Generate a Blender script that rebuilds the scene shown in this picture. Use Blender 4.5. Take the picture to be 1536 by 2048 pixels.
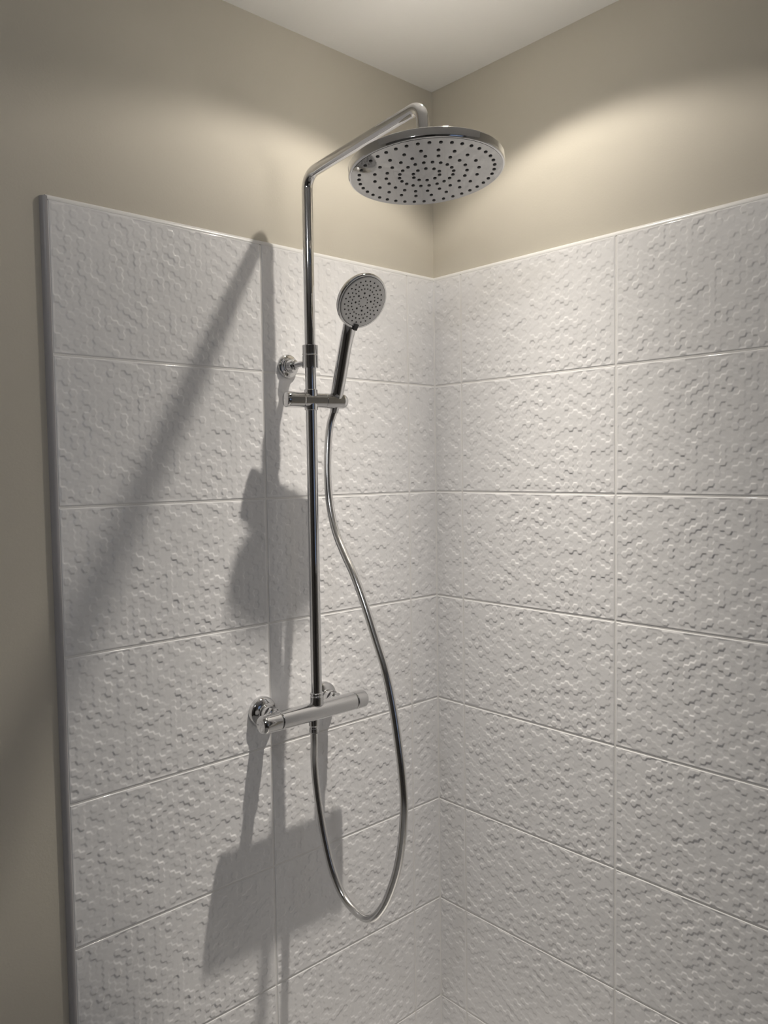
import bpy, math, random
import numpy as np
from mathutils import Vector, Matrix

for o in list(bpy.data.objects):
    bpy.data.objects.remove(o, do_unlink=True)
scene = bpy.context.scene
COL = scene.collection
PI = math.pi

# ------------------------------------------------------------------ camera
cam_data = bpy.data.cameras.new('camera')
cam = bpy.data.objects.new('camera', cam_data)
COL.objects.link(cam)
R = Matrix(((0.73591138, 0.04762139, -0.67540110),
            (-0.67693289, 0.03110628, -0.73538715),
            (-0.01401094, 0.99838099, 0.05512795)))
cam.matrix_world = Matrix.Translation((-1.38769, -1.32595, 1.55778)) @ R.to_4x4()
cam_data.sensor_fit = 'VERTICAL'
cam_data.sensor_height = 36.0
cam_data.lens = 28.07
cam_data.clip_start = 0.02
scene.camera = cam

# ------------------------------------------------------------------ world (the room is closed)
world = bpy.data.worlds.new('world')
world.use_nodes = True
world.node_tree.nodes['Background'].inputs['Color'].default_value = (0.02, 0.024, 0.03, 1)
world.node_tree.nodes['Background'].inputs['Strength'].default_value = 1.0
scene.world = world
scene.view_settings.view_transform = 'Standard'
scene.view_settings.look = 'None'
scene.view_settings.gamma = 1.0
scene.view_settings.use_curve_mapping = False
scene.view_settings.exposure = 0.0

# lamp settings (built with the downlights below)
LAMP_POS = (-0.281, -0.347, 2.436)
LAMP_WATT = 39.5
LAMP_COLOR = (1.0, 0.93, 0.825)
LAMP_AXIS = (-0.15, -0.09, -1.0)
FILL_POS = (-1.85, -1.15, 2.437)
FILL_RADIANCE = 82.0
FILL_COLOR = (0.97, 0.98, 1.0)
WINDOW_STRENGTH = 0.35

# ------------------------------------------------------------------ materials
def mat(name, color, rough=0.5, metal=0.0, spec=0.5, coat=0.0):
    m = bpy.data.materials.new(name)
    m.use_nodes = True
    b = m.node_tree.nodes['Principled BSDF']
    b.inputs['Base Color'].default_value = (*color, 1)
    b.inputs['Roughness'].default_value = rough
    b.inputs['Metallic'].default_value = metal
    b.inputs['Specular IOR Level'].default_value = spec
    b.inputs['Coat Weight'].default_value = coat
    return m

def add_noise_bump(m, scale, strength, dist, detail=3.0):
    nt = m.node_tree
    tc = nt.nodes.new('ShaderNodeTexCoord')
    n = nt.nodes.new('ShaderNodeTexNoise')
    n.inputs['Scale'].default_value = scale
    n.inputs['Detail'].default_value = detail
    bp = nt.nodes.new('ShaderNodeBump')
    bp.inputs['Strength'].default_value = strength
    bp.inputs['Distance'].default_value = dist
    nt.links.new(tc.outputs['Object'], n.inputs['Vector'])
    nt.links.new(n.outputs['Fac'], bp.inputs['Height'])
    nt.links.new(bp.outputs['Normal'], nt.nodes['Principled BSDF'].inputs['Normal'])
    return n

def add_color_noise(m, c1, c2, scale, detail=4.0):
    nt = m.node_tree
    tc = nt.nodes.new('ShaderNodeTexCoord')
    n = nt.nodes.new('ShaderNodeTexNoise')
    n.inputs['Scale'].default_value = scale
    n.inputs['Detail'].default_value = detail
    r = nt.nodes.new('ShaderNodeValToRGB')
    r.color_ramp.elements[0].color = (*c1, 1)
    r.color_ramp.elements[1].color = (*c2, 1)
    r.color_ramp.elements[0].position = 0.3
    r.color_ramp.elements[1].position = 0.7
    nt.links.new(tc.outputs['Object'], n.inputs['Vector'])
    nt.links.new(n.outputs['Fac'], r.inputs['Fac'])
    nt.links.new(r.outputs['Color'], nt.nodes['Principled BSDF'].inputs['Base Color'])

M = {}
M['paint'] = mat('beige_wall_paint', (0.58, 0.545, 0.48), 0.62, spec=0.3)
add_color_noise(M['paint'], (0.570, 0.534, 0.457), (0.590, 0.552, 0.475), 3.0)
add_noise_bump(M['paint'], 260.0, 0.25, 0.0006)
M['unlit_wall'] = mat('unlit_wall_paint', (0.17, 0.16, 0.15), 0.7, spec=0.2)  # walls behind the camera coloured dark, standing in for an unlit room
add_noise_bump(M['unlit_wall'], 260.0, 0.25, 0.0006)
M['ceiling'] = mat('white_ceiling_paint', (0.86, 0.85, 0.83), 0.75, spec=0.25)
add_noise_bump(M['ceiling'], 240.0, 0.2, 0.0006)
M['tile'] = mat('white_glazed_tile', (0.82, 0.815, 0.825), 0.075, spec=0.5)
add_noise_bump(M['tile'], 55.0, 0.12, 0.0012, 2.0)
M['grout'] = mat('pale_grout', (0.80, 0.79, 0.78), 0.8, spec=0.2)
add_noise_bump(M['grout'], 600.0, 0.3, 0.0005)
M['trim'] = mat('white_trim', (0.78, 0.775, 0.77), 0.28)
M['side_trim'] = mat('shaded_white_trim', (0.43, 0.42, 0.43), 0.35)  # white trim greyed: shade of its turned-away side put into the colour
M['chrome'] = mat('polished_chrome', (0.66, 0.66, 0.665), 0.045, metal=1.0)
M['chrome_face'] = mat('satin_chrome_plate', (0.45, 0.45, 0.45), 0.05, metal=1.0)
add_noise_bump(M['chrome_face'], 70.0, 0.05, 0.0008, 2.0)
M['hose'] = mat('satin_metal_hose', (0.74, 0.735, 0.73), 0.17, metal=1.0)
M['silver'] = mat('silver_plastic', (0.62, 0.62, 0.62), 0.32, metal=0.5)
M['rubber'] = mat('dark_rubber', (0.035, 0.035, 0.035), 0.5)
M['seam'] = mat('dark_seam', (0.05, 0.05, 0.05), 0.5)
M['floor'] = mat('grey_floor', (0.66, 0.65, 0.64), 0.45)
add_color_noise(M['floor'], (0.63, 0.62, 0.61), (0.69, 0.68, 0.67), 7.0)
M['white'] = mat('white_enamel', (0.8, 0.8, 0.79), 0.3)
M['added_door'] = mat('added_dark_door', (0.05, 0.045, 0.04), 0.4)

def emit_mat(name, color, strength):
    m = bpy.data.materials.new(name)
    m.use_nodes = True
    b = m.node_tree.nodes['Principled BSDF']
    b.inputs['Base Color'].default_value = (0.1, 0.1, 0.1, 1)
    b.inputs['Emission Color'].default_value = (*color, 1)
    b.inputs['Emission Strength'].default_value = strength
    return m

# ------------------------------------------------------------------ helpers
def link(name, me, m, parent=None):
    o = bpy.data.objects.new(name, me)
    COL.objects.link(o)
    if m is not None and not me.materials:
        me.materials.append(m)
    if parent is not None:
        o.parent = parent
        o.matrix_parent_inverse = parent.matrix_world.inverted()
    return o

def mesh(name, verts, faces, smooth=False, sharp=None):
    me = bpy.data.meshes.new(name)
    me.from_pydata([tuple(v) for v in verts], [], [tuple(f) for f in faces])
    me.update()
    if smooth:
        me.polygons.foreach_set('use_smooth', [True] * len(me.polygons))
        if sharp is not None:
            me.set_sharp_from_angle(angle=math.radians(sharp))
    return me

def tag(o, label, cat, group=None, kind=None):
    o['label'] = label
    o['category'] = cat
    if group: o['group'] = group
    if kind: o['kind'] = kind
    return o

def struct(o, label=None):
    o['kind'] = 'structure'
    if label: o['label'] = label
    return o

def thing(name, label, cat, loc):
    e = bpy.data.objects.new(name, None)
    e.empty_display_size = 0.02
    COL.objects.link(e)
    e.matrix_world = Matrix.Translation(loc)
    return tag(e, label, cat)

class Geo:
    """collects vertices and faces"""
    def __init__(self): self.v = []; self.f = []
    def add(self, v, f):
        k = len(self.v)
        self.v += [Vector(p) for p in v]
        self.f += [tuple(i + k for i in q) for q in f]
    def box(self, a, b):
        x0, y0, z0 = a; x1, y1, z1 = b
        self.add([(x0,y0,z0),(x1,y0,z0),(x1,y1,z0),(x0,y1,z0),(x0,y0,z1),(x1,y0,z1),(x1,y1,z1),(x0,y1,z1)],
                 [(0,3,2,1),(4,5,6,7),(0,1,5,4),(1,2,6,5),(2,3,7,6),(3,0,4,7)])
    def lathe(self, prof, origin, axis, n=48, cap=True):
        """prof: list of (radius, distance along axis)"""
        a = Vector(axis).normalized(); o = Vector(origin)
        u = a.orthogonal().normalized(); w = a.cross(u)
        v = []; f = []
        for r, h in prof:
            for i in range(n):
                t = 2 * PI * i / n
                v.append(o + a * h + u * (r * math.cos(t)) + w * (r * math.sin(t)))
        for k in range(len(prof) - 1):
            for i in range(n):
                j = (i + 1) % n
                f.append((k*n+i, k*n+j, (k+1)*n+j, (k+1)*n+i))
        if cap:
            f.append(tuple(reversed(range(n))))
            f.append(tuple((len(prof)-1)*n + i for i in range(n)))
        self.add(v, f)
    def sweep(self, pts, rad, n=24, cap=True, flat=None):
        """tube along points; rad a number or a list of (a, b) half axes; flat = fixed side vector for a"""
        P = [Vector(p) for p in pts]
        N = len(P)
        T = [((P[min(i+1, N-1)] - P[max(i-1, 0)]).normalized()) for i in range(N)]
        u = (Vector(flat) if flat is not None else T[0].orthogonal()).normalized()
        v = []; f = []
        for i in range(N):
            if flat is not None: u = Vector(flat)
            u = (u - T[i] * u.dot(T[i])).normalized()
            w = T[i].cross(u)
            r = rad[i] if isinstance(rad, (list, tuple)) else rad
            ra, rb = r if isinstance(r, (list, tuple)) else (r, r)
            for k in range(n):
                t = 2 * PI * k / n
                v.append(P[i] + u * (ra * math.cos(t)) + w * (rb * math.sin(t)))
        for i in range(N - 1):
            for k in range(n):
                j = (k + 1) % n
                f.append((i*n+k, i*n+j, (i+1)*n+j, (i+1)*n+k))
        if cap:
            f.append(tuple(reversed(range(n))))
            f.append(tuple((N-1)*n + k for k in range(n)))
        self.add(v, f)
    def build(self, name, m, parent=None, sharp=35):
        # store the mesh relative to its parent, so that pivots stay meaningful
        o = parent.matrix_world.translation.copy() if parent is not None else Vector((0,0,0))
        me = mesh(name, [p - o for p in self.v], self.f, True, sharp)
        ob = bpy.data.objects.new(name, me)
        COL.objects.link(ob)
        me.materials.append(m)
        if parent is not None:
            ob.parent = parent
            ob.matrix_world = Matrix.Translation(o)
        return ob

def rounded(profile, bev=0.0008):
    """softens the corners of a (radius, height) profile by cutting each with two points"""
    out = []
    n = len(profile)
    for i, (r, h) in enumerate(profile):
        if i in (0, n - 1):
            out.append((r, h)); continue
        p = Vector((r, h)); a = Vector(profile[i-1]); b = Vector(profile[i+1])
        da = (a - p); db = (b - p)
        k = min(bev, da.length * .45, db.length * .45)
        if k < 1e-6: out.append((r, h)); continue
        pa = p + da.normalized() * k; pb = p + db.normalized() * k
        mid = (pa + pb) * .25 + p * .5
        ka = min(k * 1.35, da.length * .49); kb = min(k * 1.35, db.length * .49)
        out += [tuple(p + da.normalized() * ka), tuple(pa), tuple(mid), tuple(pb), tuple(p + db.normalized() * kb)]
    return out

def bend_path(pts, radii, seg=12):
    """polyline with rounded corners"""
    P = [Vector(p) for p in pts]
    out = [P[0]]
    for i in range(1, len(P) - 1):
        a = (P[i-1] - P[i]).normalized(); b = (P[i+1] - P[i]).normalized()
        ang = a.angle(b); r = radii[i-1]
        d = r / math.tan(ang / 2)
        c = P[i] + (a + b).normalized() * (r / math.sin(ang / 2))
        s = P[i] + a * d; e = P[i] + b * d
        vs = s - c; ve = e - c
        tot = vs.angle(ve); ax = vs.cross(ve).normalized()
        for k in range(seg + 1):
            out.append(c + Matrix.Rotation(tot * k / seg, 3, ax) @ vs)
    out.append(P[-1])
    return out

def spline(pts, per=8):
    P = [Vector(p) for p in pts]
    P = [P[0] * 2 - P[1]] + P + [P[-1] * 2 - P[-2]]
    out = []
    for i in range(1, len(P) - 2):
        for k in range(per):
            t = k / per
            a, b, c, d = P[i-1], P[i], P[i+1], P[i+2]
            out.append(0.5 * ((2*b) + (c-a)*t + (2*a-5*b+4*c-d)*t*t + (3*b-a-3*c+d)*t**3))
    out.append(P[-2])
    return out

# ------------------------------------------------------------------ room shell
WT = 0.009                       # painted wall lies 9 mm behind the tile faces
RX, RY, CZ = -3.0, -2.8, 2.437   # far sides of the room, ceiling height

def plane(name, quad, m):
    return link(name, mesh(name, quad, [(0, 1, 2, 3)]), m)

def slab(name, a, b, m):
    g = Geo(); g.box(a, b)
    o = g.build(name, m)
    return o

wall_left = struct(slab('wall_left', (RX-.1, WT, 0), (WT+.1, WT+.1, CZ), M['paint']))
wall_right = struct(slab('wall_right', (WT, RY-.1, 0), (WT+.1, WT, CZ), M['paint']))
wall_back = struct(slab('wall_back', (RX-.1, RY-.1, 0), (WT, RY, CZ), M['unlit_wall']))
wall_side = struct(slab('wall_side', (RX-.1, RY, 0), (RX, WT, CZ), M['unlit_wall']))
floor = struct(slab('floor', (RX-.1, RY-.1, -.1), (WT+.1, WT+.1, 0), M['floor']))
ceiling = struct(slab('ceiling', (RX-.1, RY-.1, CZ), (WT+.1, WT+.1, CZ+.1), M['ceiling']))

# window behind the photographer: dim evening sky, seen only in the chrome
def window():
    g = Geo(); g.box((-0.95, RY, 1.0), (-0.15, RY+.012, 2.1))
    w = g.build('window_1', M['white']); struct(w)
    sky = emit_mat('evening_sky_pane', (0.45, 0.62, 1.0), WINDOW_STRENGTH)
    for x0, x1 in ((-0.90, -0.57), (-0.53, -0.20)):
        g = Geo(); g.box((x0, RY+.012, 1.05), (x1, RY+.016, 2.05))
        g.build('pane', sky, w)
window()
def added_door():  # unseen dark door, added to give the chrome something dark to reflect
    g = Geo(); g.box((-2.75, RY, 0), (-1.85, RY+.03, 2.05))
    d = g.build('added_door_1', M['added_door']); struct(d)
    g = Geo(); g.lathe([(.009, 0), (.009, .05)], (-1.95, RY+.03, 1.03), (0, 1, 0), 16)
    g.sweep([(-1.95, RY+.075, 1.03), (-2.07, RY+.075, 1.03)], .008, 12)
    g.build('added_door_handle', M['chrome'], d)
added_door()

# ------------------------------------------------------------------ relief tiles
HEXR = 0.0071
def hex_cells(x, y):
    """flat-topped hexagon id of points (arrays)"""
    q = (2/3 * x) / HEXR
    r = (-1/3 * x + math.sqrt(3)/3 * y) / HEXR
    s = -q - r
    rq, rr, rs = np.round(q), np.round(r), np.round(s)
    dq, dr, ds = abs(rq-q), abs(rr-r), abs(rs-s)
    m1 = (dq > dr) & (dq > ds); m2 = ~m1 & (dr > ds)
    rq = np.where(m1, -rr-rs, rq); rr = np.where(m2, -rq-rs, rr)
    return rq.astype(int), rr.astype(int)

def relief(W, H, seed):
    """height field of one mould at 0.5 mm"""
    st = 0.0005
    nx, ny = int(round(W/st))+1, int(round(H/st))+1
    X, Y = np.meshgrid(np.arange(nx)*st, np.arange(ny)*st)
    q, r = hex_cells(X + 0.003, Y + 0.004)
    rng = np.random.default_rng(seed)
    tab = rng.choice([0.0, 1.0, 2.0], p=[.32, .38, .30], size=(400, 400)) + rng.uniform(-.4, .4, size=(400, 400))
    h = tab[q + 150, r + 200] * RELIEF
    def blur(a, n):
        for ax in (0, 1):
            p = np.pad(a, [(n, n) if k == ax else (0, 0) for k in (0, 1)], mode='edge')
            c = np.cumsum(p, axis=ax)
            c = np.concatenate([np.zeros_like(np.take(c, [0], axis=ax)), c], axis=ax)
            k = 2*n+1
            if ax == 0: a = (c[k:] - c[:-k]) / k
            else: a = (c[:, k:] - c[:, :-k]) / k
        return a
    h = blur(blur(h, 2), 1)
    return h, st
RELIEF = 0.00041

PITCH_X, PITCH_Z, GAP = 0.3995, 0.25, 0.0036
FW, FH = PITCH_X - GAP, PITCH_Z - GAP
MOULDS = [relief(FW, FH, s) for s in (3, 11)]

def tile_mesh(name, u0, u1, v0, v1, mould):
    """piece of the mould between u0..u1 and v0..v1; local x to the right, z up, face towards -y"""
    h, st = MOULDS[mould]
    e = [0.0, 0.0003, 0.0008, 0.0015, 0.0024]
    def axis(a, b):
        L = b - a
        n = int(round((L - 2*0.0034) / 0.00105))
        mid = list(np.linspace(0.0034, L-0.0034, n+1))
        return np.array(e + mid + [L - k for k in reversed(e)])
    U, V = axis(u0, u1), axis(v0, v1)
    iu = np.clip(np.round((U + u0)/st).astype(int), 0, h.shape[1]-1)
    iv = np.clip(np.round((V + v0)/st).astype(int), 0, h.shape[0]-1)
    Z = h[np.ix_(iv, iu)]
    du = np.minimum(U, (u1-u0) - U); dv = np.minimum(V, (v1-v0) - V)
    d = np.minimum(du[None, :], dv[:, None])
    fade = np.clip((d - 0.0020) / 0.0022, 0, 1)
    Z = RELIEF + (Z - RELIEF) * fade
    k = np.clip(1 - d/0.0022, 0, 1)
    Z = Z - 0.0009 * (1 - np.sqrt(np.clip(1 - k*k, 0, 1)))
    nu, nv = len(U), len(V)
    verts = np.zeros((nv, nu, 3)); verts[..., 0] = U[None, :]; verts[..., 2] = V[:, None]; verts[..., 1] = -Z
    verts = verts.reshape(-1, 3)
    idx = np.arange(nu*nv).reshape(nv, nu)
    F = np.stack([idx[:-1, :-1], idx[:-1, 1:], idx[1:, 1:], idx[1:, :-1]], -1).reshape(-1, 4)
    ring = np.concatenate([idx[0, :-1], idx[:-1, -1], idx[-1, :0:-1], idx[:0:-1, 0]])
    back = verts[ring].copy(); back[:, 1] = 0.0085
    b0 = len(verts); nr = len(ring)
    verts = np.concatenate([verts, back])
    rn = np.arange(nr); r2 = (rn+1) % nr
    S = np.stack([ring[rn], b0+rn, b0+r2, ring[r2]], -1)
    faces = np.concatenate([F, S])
    me = bpy.data.meshes.new(name)
    me.vertices.add(len(verts)); me.vertices.foreach_set('co', verts.astype(np.float32).ravel())
    me.loops.add(faces.size); me.loops.foreach_set('vertex_index', faces.astype(np.int32).ravel())
    me.polygons.add(len(faces))
    me.polygons.foreach_set('loop_start', np.arange(0, faces.size, 4, dtype=np.int32))
    me.polygons.foreach_set('use_smooth', np.ones(len(faces), dtype=bool))
    me.update(calc_edges=True); me.validate()
    me.materials.append(M['tile'])
    return me

TOP = 1.9965
CUT_L, CUT_R = 0.0885, 0.0847
END_L = CUT_L + 2*PITCH_X + 0.0085
END_R = CUT_R + 2*PITCH_X
cache = {}
def get_tile(u0, u1, top, mould):
    key = (round(u0, 4), round(u1, 4), top, mould)
    if key not in cache:
        v1 = FH - (2.0 - TOP) + GAP*0.5 if top else FH
        cache[key] = tile_mesh('tile', u0, u1, 0, v1, mould)
    return cache[key]

def tile_wall(wall, cut, side):
    rnd = random.Random(5 if side == 'L' else 8)
    for row in range(8):
        z0 = 2.0 - PITCH_Z*(row+1) + GAP/2
        spans = []   # distance from the corner of the near edge, and mould range
        # the cut piece touching the corner, then two full tiles
        spans.append((0.001, cut - GAP/2)); spans.append((cut + GAP/2, cut + PITCH_X - GAP/2))
        spans.append((cut + PITCH_X + GAP/2, cut + 2*PITCH_X - GAP/2))
        for i, (a, b) in enumerate(spans):
            mould = rnd.randint(0, 1)
            w = b - a
            if i == 0:
                u0, u1 = (0.0, w) if side == 'L' else (FW - w, FW)
            else:
                u0, u1 = 0.0, FW
            me = get_tile(u0, u1, row == 0, mould)
            o = bpy.data.objects.new('tile', me); COL.objects.link(o)
            o.parent = wall
            if side == 'L':
                if i == 2:      # the outermost tiles run up to the edging strip
                    o.scale.x = (w + 0.0085)/w; b += 0.0085
                o.location = (-b, 0, z0)
            else:   # local x runs away from the corner along -Y, face towards -X
                o.location = (0, -a, z0); o.rotation_euler = (0, 0, -PI/2)
tile_wall(wall_left, CUT_L, 'L')
tile_wall(wall_right, CUT_R, 'R')

# grout bed behind the tiles
g = Geo(); g.box((-END_L, 0.0003, 0), (0.0, WT+.001, TOP-.001)); g.build('grout', M['grout'], wall_left)
g = Geo(); g.box((0.0003, -END_R, 0), (WT+.001, 0.0, TOP-.001)); g.build('grout', M['grout'], wall_right)

g = Geo()
v = []
for z in (0.0, TOP-.001):
    v += [(.004, .004, z)] + [(.0005-.0055*(1-math.sin(a)), .0005-.0055*(1-math.cos(a)), z) for a in [PI/2*k/5 for k in range(6)]]
g.add(v, [(i, (i+1) % 7, 7+(i+1) % 7, 7+i) for i in range(7)] + [tuple(reversed(range(7))), tuple(range(7, 14))])
g.build('corner_sealant', M['grout'], wall_left)

# quarter-round edging strips around the tiled area
def quarter(n=8, r=0.0085, flat=0.0):
    return [(r*math.sin(PI/2*k/n), r*math.cos(PI/2*k/n)) for k in range(n+1)]
def strip(name, path_a, path_b, out, away, m, r=0.0085, lip=0.004):
    """strip from path_a to path_b; out = direction off the wall, away = direction away from the tiles"""
    a, b = Vector(path_a), Vector(path_b); o = Vector(out); w = Vector(away)
    prof = [(-lip, 0.0)] + [(-lip, r+.0006)] + [(r*math.sin(PI/2*k/8), (r+.0006)*math.cos(PI/2*k/8)) for k in range(9)]
    v = [a + w*s + o*t for s, t in prof] + [b + w*s + o*t for s, t in prof]
    n = len(prof)
    f = [(i, (i+1) % n, n+(i+1) % n, n+i) for i in range(n)] + [tuple(range(n)), tuple(reversed(range(n, 2*n)))]
    g = Geo(); g.add(v, f)
    ob = g.build(name, m, None, 30)
    bpy.context.view_layer.update()
    return struct(ob)
strip('trim_1', (-END_L-.001, WT, TOP+.0012), (WT, WT, TOP+.0012), (0,-1,0), (0,0,1), M['trim'], .0085, .0012)
strip('trim_2', (WT, WT, TOP+.0012), (WT, -END_R-.001, TOP+.0012), (-1,0,0), (0,0,1), M['trim'], .0085, .0012)
strip('trim_3', (-END_L-.0008, WT, 0), (-END_L-.0008, WT, TOP+.006), (0,-1,0), (-1,0,0), M['side_trim'], .0085, .0015)
strip('trim_4', (WT, -END_R-.0008, 0), (WT, -END_R-.0008, TOP+.006), (-1,0,0), (0,-1,0), M['side_trim'], .0095, .002)

# ------------------------------------------------------------------ downlight and added fill lamp
def downlight(loc, watt, color, axis, label, radius):
    x, y, z = loc
    t = thing('downlight', label, 'lamp', (x, y, z))
    g = Geo()
    g.lathe(rounded([(.030, .0005), (.030, .004), (.034, .005), (.043, .0035), (.045, .0005)], .0008), loc, (0, 0, -1), 48, cap=False)
    g.build('bezel', M['white'], t)
    g = Geo(); g.lathe([(.0001, .0022), (.031, .0022)], loc, (0, 0, -1), 40, cap=False)
    g.build('lens', emit_mat('lamp_lens', color, 3.0), t)
    ld = bpy.data.lights.new('lamp_light', 'SPOT')
    ld.energy = watt
    ld.color = color
    ld.shadow_soft_size = radius
    ld.spot_size = math.radians(141)
    ld.spot_blend = 0.24
    ld.use_nodes = True
    nt = ld.node_tree
    em = nt.nodes['Emission']
    # beam profile: a bright core inside a wide spill, as a reflector bulb gives
    geo = nt.nodes.new('ShaderNodeNewGeometry')
    dot = nt.nodes.new('ShaderNodeVectorMath'); dot.operation = 'DOT_PRODUCT'
    a = Vector(axis).normalized()
    dot.inputs[1].default_value = Vector(BEAM_AXIS).normalized()
    ab = nt.nodes.new('ShaderNodeMath'); ab.operation = 'ABSOLUTE'
    pw = nt.nodes.new('ShaderNodeMath'); pw.operation = 'POWER'; pw.inputs[1].default_value = BEAM_N
    ml = nt.nodes.new('ShaderNodeMath'); ml.operation = 'MULTIPLY_ADD'
    ml.inputs[1].default_value = BEAM_CORE; ml.inputs[2].default_value = BEAM_SPILL
    nt.links.new(geo.outputs['Incoming'], dot.inputs[0])
    nt.links.new(dot.outputs['Value'], ab.inputs[0])
    nt.links.new(ab.outputs[0], pw.inputs[0])
    nt.links.new(pw.outputs[0], ml.inputs[0])
    p2 = nt.nodes.new('ShaderNodeMath'); p2.operation = 'POWER'; p2.inputs[1].default_value = MID_N
    m2 = nt.nodes.new('ShaderNodeMath'); m2.operation = 'MULTIPLY_ADD'; m2.inputs[1].default_value = MID_GAIN
    nt.links.new(ab.outputs[0], p2.inputs[0])
    nt.links.new(p2.outputs[0], m2.inputs[0])
    nt.links.new(ml.outputs[0], m2.inputs[2])
    nt.links.new(m2.outputs[0], em.inputs['Strength'])
    lo = bpy.data.objects.new('lamp_light', ld); COL.objects.link(lo)
    lo.matrix_world = Matrix.Translation((x, y, z-.015)) @ a.to_track_quat('-Z', 'Y').to_matrix().to_4x4()
    lo.parent = t; lo.matrix_parent_inverse = t.matrix_world.inverted()
    return t
BEAM_N, BEAM_CORE, BEAM_SPILL = 20.0, 4.9, 0.18
MID_N, MID_GAIN = 9.0, 0.85
BEAM_AXIS = (-0.09, -0.05, -1.0)
downlight(LAMP_POS, LAMP_WATT, LAMP_COLOR, LAMP_AXIS, 'small round recessed ceiling spotlight above the shower head', .0125)
def fill_lamp(loc):  # unseen lamp added behind the camera to supply soft fill light
    t = thing('ceiling_fill_lamp', 'added round ceiling lamp out of view, for fill light', 'lamp', loc)
    g = Geo()
    g.lathe(rounded([(.076, 0), (.078, .002), (.078, .014), (.072, .016)], .001), loc, (0, 0, -1), 64)
    g.build('fill_lamp_base', M['white'], t)
    g = Geo()
    g.lathe([(.070*math.cos(a), .016 + .050*math.sin(a)) for a in [PI/2*k/14 for k in range(14)]] + [(.002, .066)], loc, (0, 0, -1), 48)
    g.build('fill_lamp_glass', emit_mat('fill_lamp_glow', FILL_COLOR, FILL_RADIANCE), t)
fill_lamp(FILL_POS)

# ------------------------------------------------------------------ shower column
XP, YP = -0.430, -0.0775
TILT = 0.0867
col = thing('shower_column', 'tall chrome shower pipe with a large round rain head on an angled arm', 'shower', (XP, YP, 1.09))
g = Geo(); g.sweep([(XP, YP, 1.088), (XP, YP, 1.775)], .0108, 40); g.build('lower_pipe', M['chrome'], col)
g = Geo()
g.lathe(rounded([(.0108, 0), (.0135, 0), (.0135, .017), (.0122, .018), (.0122, .0195), (.0135, .0205), (.0135, .024), (.0108, .0255)], .0007), (XP, YP, 1.089), (0,0,1), 40)
g.build('pipe_nut', M['chrome'], col)
HC = Vector((XP, -0.3972, 2.0354))                # centre of the rain head face
HN = Vector((0, math.sin(TILT), math.cos(TILT)))  # its upward normal
neck = HC + HN*0.1135
elbow_z = neck.z - math.tan(TILT)*(YP - neck.y)
g = Geo()
g.sweep(bend_path([(XP, YP, 1.78), (XP, YP, elbow_z), neck, HC + HN*0.012], [.030, .021], 14), .0105, 40)
g.build('upper_pipe', M['chrome'], col)
g = Geo()
g.lathe(rounded([(.0108, 0), (.0155, 0), (.0155, .0245), (.0147, .0252), (.0147, .0260), (.0155, .0267), (.0155, .044), (.0094, .0445)], .0008), (XP, YP, 1.7535), (0,0,1), 44)
g.build('pipe_collar', M['chrome'], col)
# wall bracket
BZ = 1.7645
g = Geo()
g.sweep([(XP, YP+.004, BZ), (XP, -0.014, BZ)], .0062, 28)
br = g.build('wall_bracket', M['chrome'], col)
g = Geo()
g.lathe(rounded([(.0240, 0), (.0240, .0050), (.0222, .0080), (.0140, .0100), (.0130, .017), (.0115, .026), (.0095, .0285), (.0062, .0290)], .002), (XP, 0.0, BZ), (0,-1,0), 48)
g.build('bracket_flange', M['chrome'], br)
# rain head: shell, perforated plate, nozzles
RH = 0.1278
g = Geo()
g.lathe(rounded([(RH-.0040, .0000), (RH-.0015, .0002), (RH, .0030), (RH, .0150), (RH-.0015, .0160), (.060, .0175), (.024, .0205), (.018, .024), (.0155, .034), (.0094, .035)], .0012), HC, HN, 120)
head = g.build('rain_head', M['chrome'], col)
g = Geo()
g.lathe([(RH-.0036, -.0004), (.0001, -.0004)], HC, HN, 120, cap=False)
g.build('spray_plate', M['chrome_face'], head)
u = Vector((1, 0, 0)); w = HN.cross(u)
def nozzle_ring(g, centre, nrm, uu, ww, r, n, ph, rad, hgt, seg=10):
    for k in range(n):
        t = ph + 2*PI*k/n
        p = centre + uu*(r*math.cos(t)) + ww*(r*math.sin(t))
        g.lathe([(rad, 0), (rad*.95, hgt*.6), (rad*.6, hgt)], p, nrm, seg)
g = Geo()
for r, n, ph in ((.0222, 10, .1), (.0444, 20, .05), (.0660, 20, .12), (.0855, 20, .05), (.1105, 40, .03)):
    nozzle_ring(g, HC - HN*.0003, -HN, u, w, r, n, ph, .0031, .0016)
nz = g.build('nozzles', M['rubber'], head); nz['kind'] = 'stuff'
# slider
SZ = 1.6915
SA = Vector((math.cos(.17), -math.sin(.17), 0))
g = Geo()
g.lathe(rounded([(.0125, -.0560), (.0148, -.0545), (.0155, -.0500), (.0155, -.0190), (.0147, -.0180), (.0147, .0300), (.0151, .0305), (.0151, .0700), (.0132, .0755), (.0090, .0790)], .0016), (XP, YP, SZ), SA, 44)
sl = g.build('slider', M['chrome'], col)
g = Geo()
g.lathe(rounded([(.0116, -.0200), (.0132, -.0190), (.0132, .0200), (.0116, .0210)], .0006), (XP, YP, SZ), (0,0,1), 40)
g.build('slider_sleeve', M['chrome'], sl)

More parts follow.
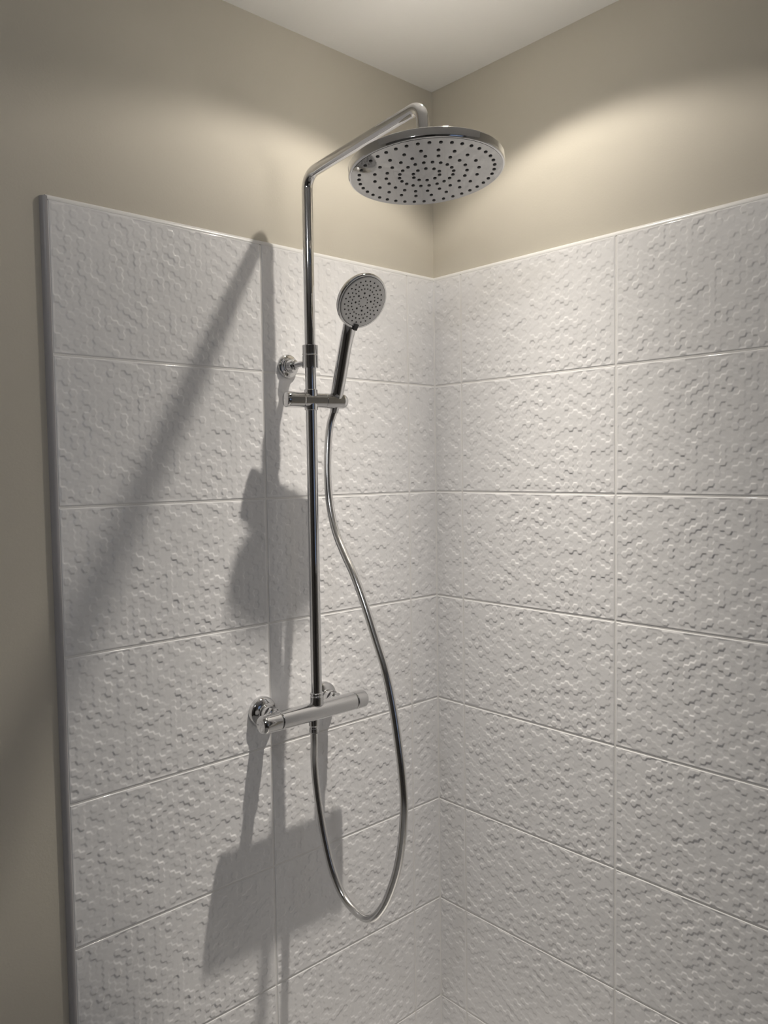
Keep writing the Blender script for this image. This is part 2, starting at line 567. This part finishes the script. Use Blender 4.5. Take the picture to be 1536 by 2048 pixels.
# ------------------------------------------------------------------ mixer
XM, YM, ZM = -0.4325, -0.0745, 1.0755
mx = thing('shower_mixer', 'chrome bar shower mixer with a round knob at each end, on the tiled wall', 'mixer', (XM, YP, ZM-.02))
RB = 0.0182
g = Geo(); g.lathe(rounded([(RB-.0012, -.0865), (RB, -.0855), (RB, .0985), (RB-.0012, .0995)], .0006), (XM, YM, ZM), (1,0,0), 64)
body = g.build('mixer_body', M['chrome'], mx)
g = Geo(); g.lathe([(RB-.0015, -.0880), (RB-.0015, .1010)], (XM, YM, ZM), (1,0,0), 48)
g.build('seam', M['seam'], body)
g = Geo(); g.lathe(rounded([(.004, -.1300), (RB-.0035, -.1290), (RB, -.1240), (RB, -.0890), (RB-.0012, -.0880)], .0018), (XM, YM, ZM), (1,0,0), 64)
k1 = g.build('flow_knob', M['chrome'], mx)
g = Geo(); g.lathe(rounded([(RB-.0012, .1010), (RB+.0003, .1020), (RB+.0003, .1260), (RB-.0030, .1300), (.004, .1308)], .0018), (XM, YM, ZM), (1,0,0), 64)
k2 = g.build('temperature_knob', M['chrome'], mx)
for sx in (-1, 1):
    x = XM + sx*.0775
    g = Geo(); g.lathe(rounded([(.0305, 0), (.0305, .005), (.0285, .0110), (.0225, .0150), (.0185, .0165), (.0165, .0180), (.0165, .034)], .002), (x, 0.0, ZM+.001), (0,-1,0), 56)
    g.build('wall_flange', M['chrome'], mx)
    g = Geo(); g.lathe(rounded([(.0135, 0), (.0160, .001), (.0160, .014), (.0120, .016), (.0120, .045)], .0008), (x, -0.030, ZM+.001), (0,-1,0), 6)
    g.build('union_nut', M['chrome'], mx)
OY = -0.0675
g = Geo(); g.lathe(rounded([(.0105, -.016), (.0105, .0250), (.0090, .0265), (.0090, .030), (.0100, .0310), (.0100, .0385), (.0075, .0395)], .0007), (XM+.002, OY, ZM-.0055), (0,0,-1), 32)
g.build('outlet', M['chrome'], mx)

# ------------------------------------------------------------------ hand shower
XH = XP + 0.053
hs = thing('hand_shower', 'chrome hand shower with a round grey spray face, resting in the pipe slider', 'hand shower', (XH, YP, SZ))
FC = Vector((XH, -0.1745, 1.8725))                 # centre of the spray face
FN = Vector((-0.07, -0.85, -0.525)).normalized()   # direction it sprays
FU = Vector((1, 0, 0)); FU = (FU - FN*FU.dot(FN)).normalized(); FW_ = FN.cross(FU)
RF = 0.0540
g = Geo()
path = [(XH, -0.0820, 1.670), (XH, -0.0850, 1.680), (XH, -0.0905, 1.698), (XH, -0.0925, 1.706), (XH, -0.1010, 1.732), (XH, -0.1105, 1.764), (XH, -0.1205, 1.796), (XH, -0.1320, 1.825), (XH, -0.1440, 1.847), (XH, -0.1550, 1.862)]
rads = [(.0085, .0085), (.0095, .0095), (.0115, .0115), (.0130, .0128), (.0132, .0130), (.0132, .0130), (.0130, .0124), (.0145, .0112), (.0190, .0095), (.0210, .0060)]
sp = spline(path, 6); rr = []
for i in range(len(path) - 1):
    for k in range(6):
        t = k/6; rr.append(tuple(rads[i][c]*(1-t) + rads[i+1][c]*t for c in (0, 1)))
rr.append(rads[-1])
g.sweep(sp, rr, 32, True, flat=(1, 0, 0))
g.build('handle', M['chrome'], hs, 50)
g = Geo()
g.lathe(rounded([(.0485, .0005), (RF-.0010, .0003), (RF, -.0020), (RF, -.0060), (RF-.0020, -.0105), (.044, -.0165), (.030, -.0205), (.014, -.0225), (.001, -.0230)], .0015), FC, FN, 80)
sh = g.build('head_shell', M['chrome'], hs)
g = Geo(); g.lathe(rounded([(.0490, -.0004), (.0490, .0009), (.0470, .0014), (.0001, .0014)], .0006), FC, FN, 72, cap=False)
fp = g.build('spray_face', M['silver'], hs)
g = Geo(); g.lathe([(.0497, .00045), (.0487, .0010)], FC, FN, 72, cap=False); g.build('face_groove', M['seam'], sh)
g = Geo()
for r, n, ph, rad in ((.0095, 10, 0, .0013), (.0170, 8, .2, .0021), (.0255, 24, 0, .0014), (.0330, 24, .13, .0015), (.0405, 24, 0, .0016)):
    nozzle_ring(g, FC + FN*.0012, FN, FU, FW_, r, n, ph, rad, .0010, 8)
nz = g.build('nozzles', M['rubber'], fp); nz['kind'] = 'stuff'
# spray selector on the lower lip of the face
dn = (Vector((0, 0, -1)) - FN*(-FN.z)).normalized()
c = FC + dn*0.0505
g = Geo()
v = []
for h in (-.002, .0045):
    for a, b in ((-1, -1), (1, -1), (.8, 1), (-.8, 1)):
        v.append(c + FU*(.0045*a) + dn*(.0060*b) + FN*h)
g.add(v, [(3,2,1,0), (4,5,6,7), (0,1,5,4), (1,2,6,5), (2,3,7,6), (3,0,4,7)])
g.build('selector', M['seam'], hs)

# ------------------------------------------------------------------ hose
hose_pts = [(-0.3770,-0.0815,1.6710),(-0.3815,-0.0746,1.6449),(-0.3880,-0.0752,1.6050),(-0.3970,-0.0831,1.5453),(-0.4020,-0.0956,1.4863),(-0.4070,-0.1190,1.4334),(-0.4110,-0.1501,1.3918),(-0.4130,-0.1782,1.3559),(-0.4140,-0.2070,1.3068),(-0.4151,-0.2376,1.2453),(-0.4161,-0.2648,1.1896),(-0.4171,-0.2847,1.1292),(-0.4182,-0.3002,1.0597),(-0.4192,-0.3105,0.9986),(-0.4202,-0.3145,0.9452),(-0.4213,-0.3079,0.8789),(-0.4223,-0.2906,0.8126),(-0.4233,-0.2566,0.7429),(-0.4244,-0.2148,0.7038),(-0.4254,-0.1573,0.7133),(-0.4264,-0.1180,0.7540),(-0.4275,-0.0925,0.8167),(-0.4285,-0.0734,0.8929),(-0.4295,-0.0650,0.9619),(-0.4304,-0.0672,1.0080),(-0.4305,-0.0675,1.0292)]
g = Geo(); g.sweep(spline(hose_pts, 8), .0076, 28)
ho = g.build('shower_hose', M['hose'], None, 60)
tag(ho, 'smooth silver shower hose hanging in a long loop below the mixer', 'hose')
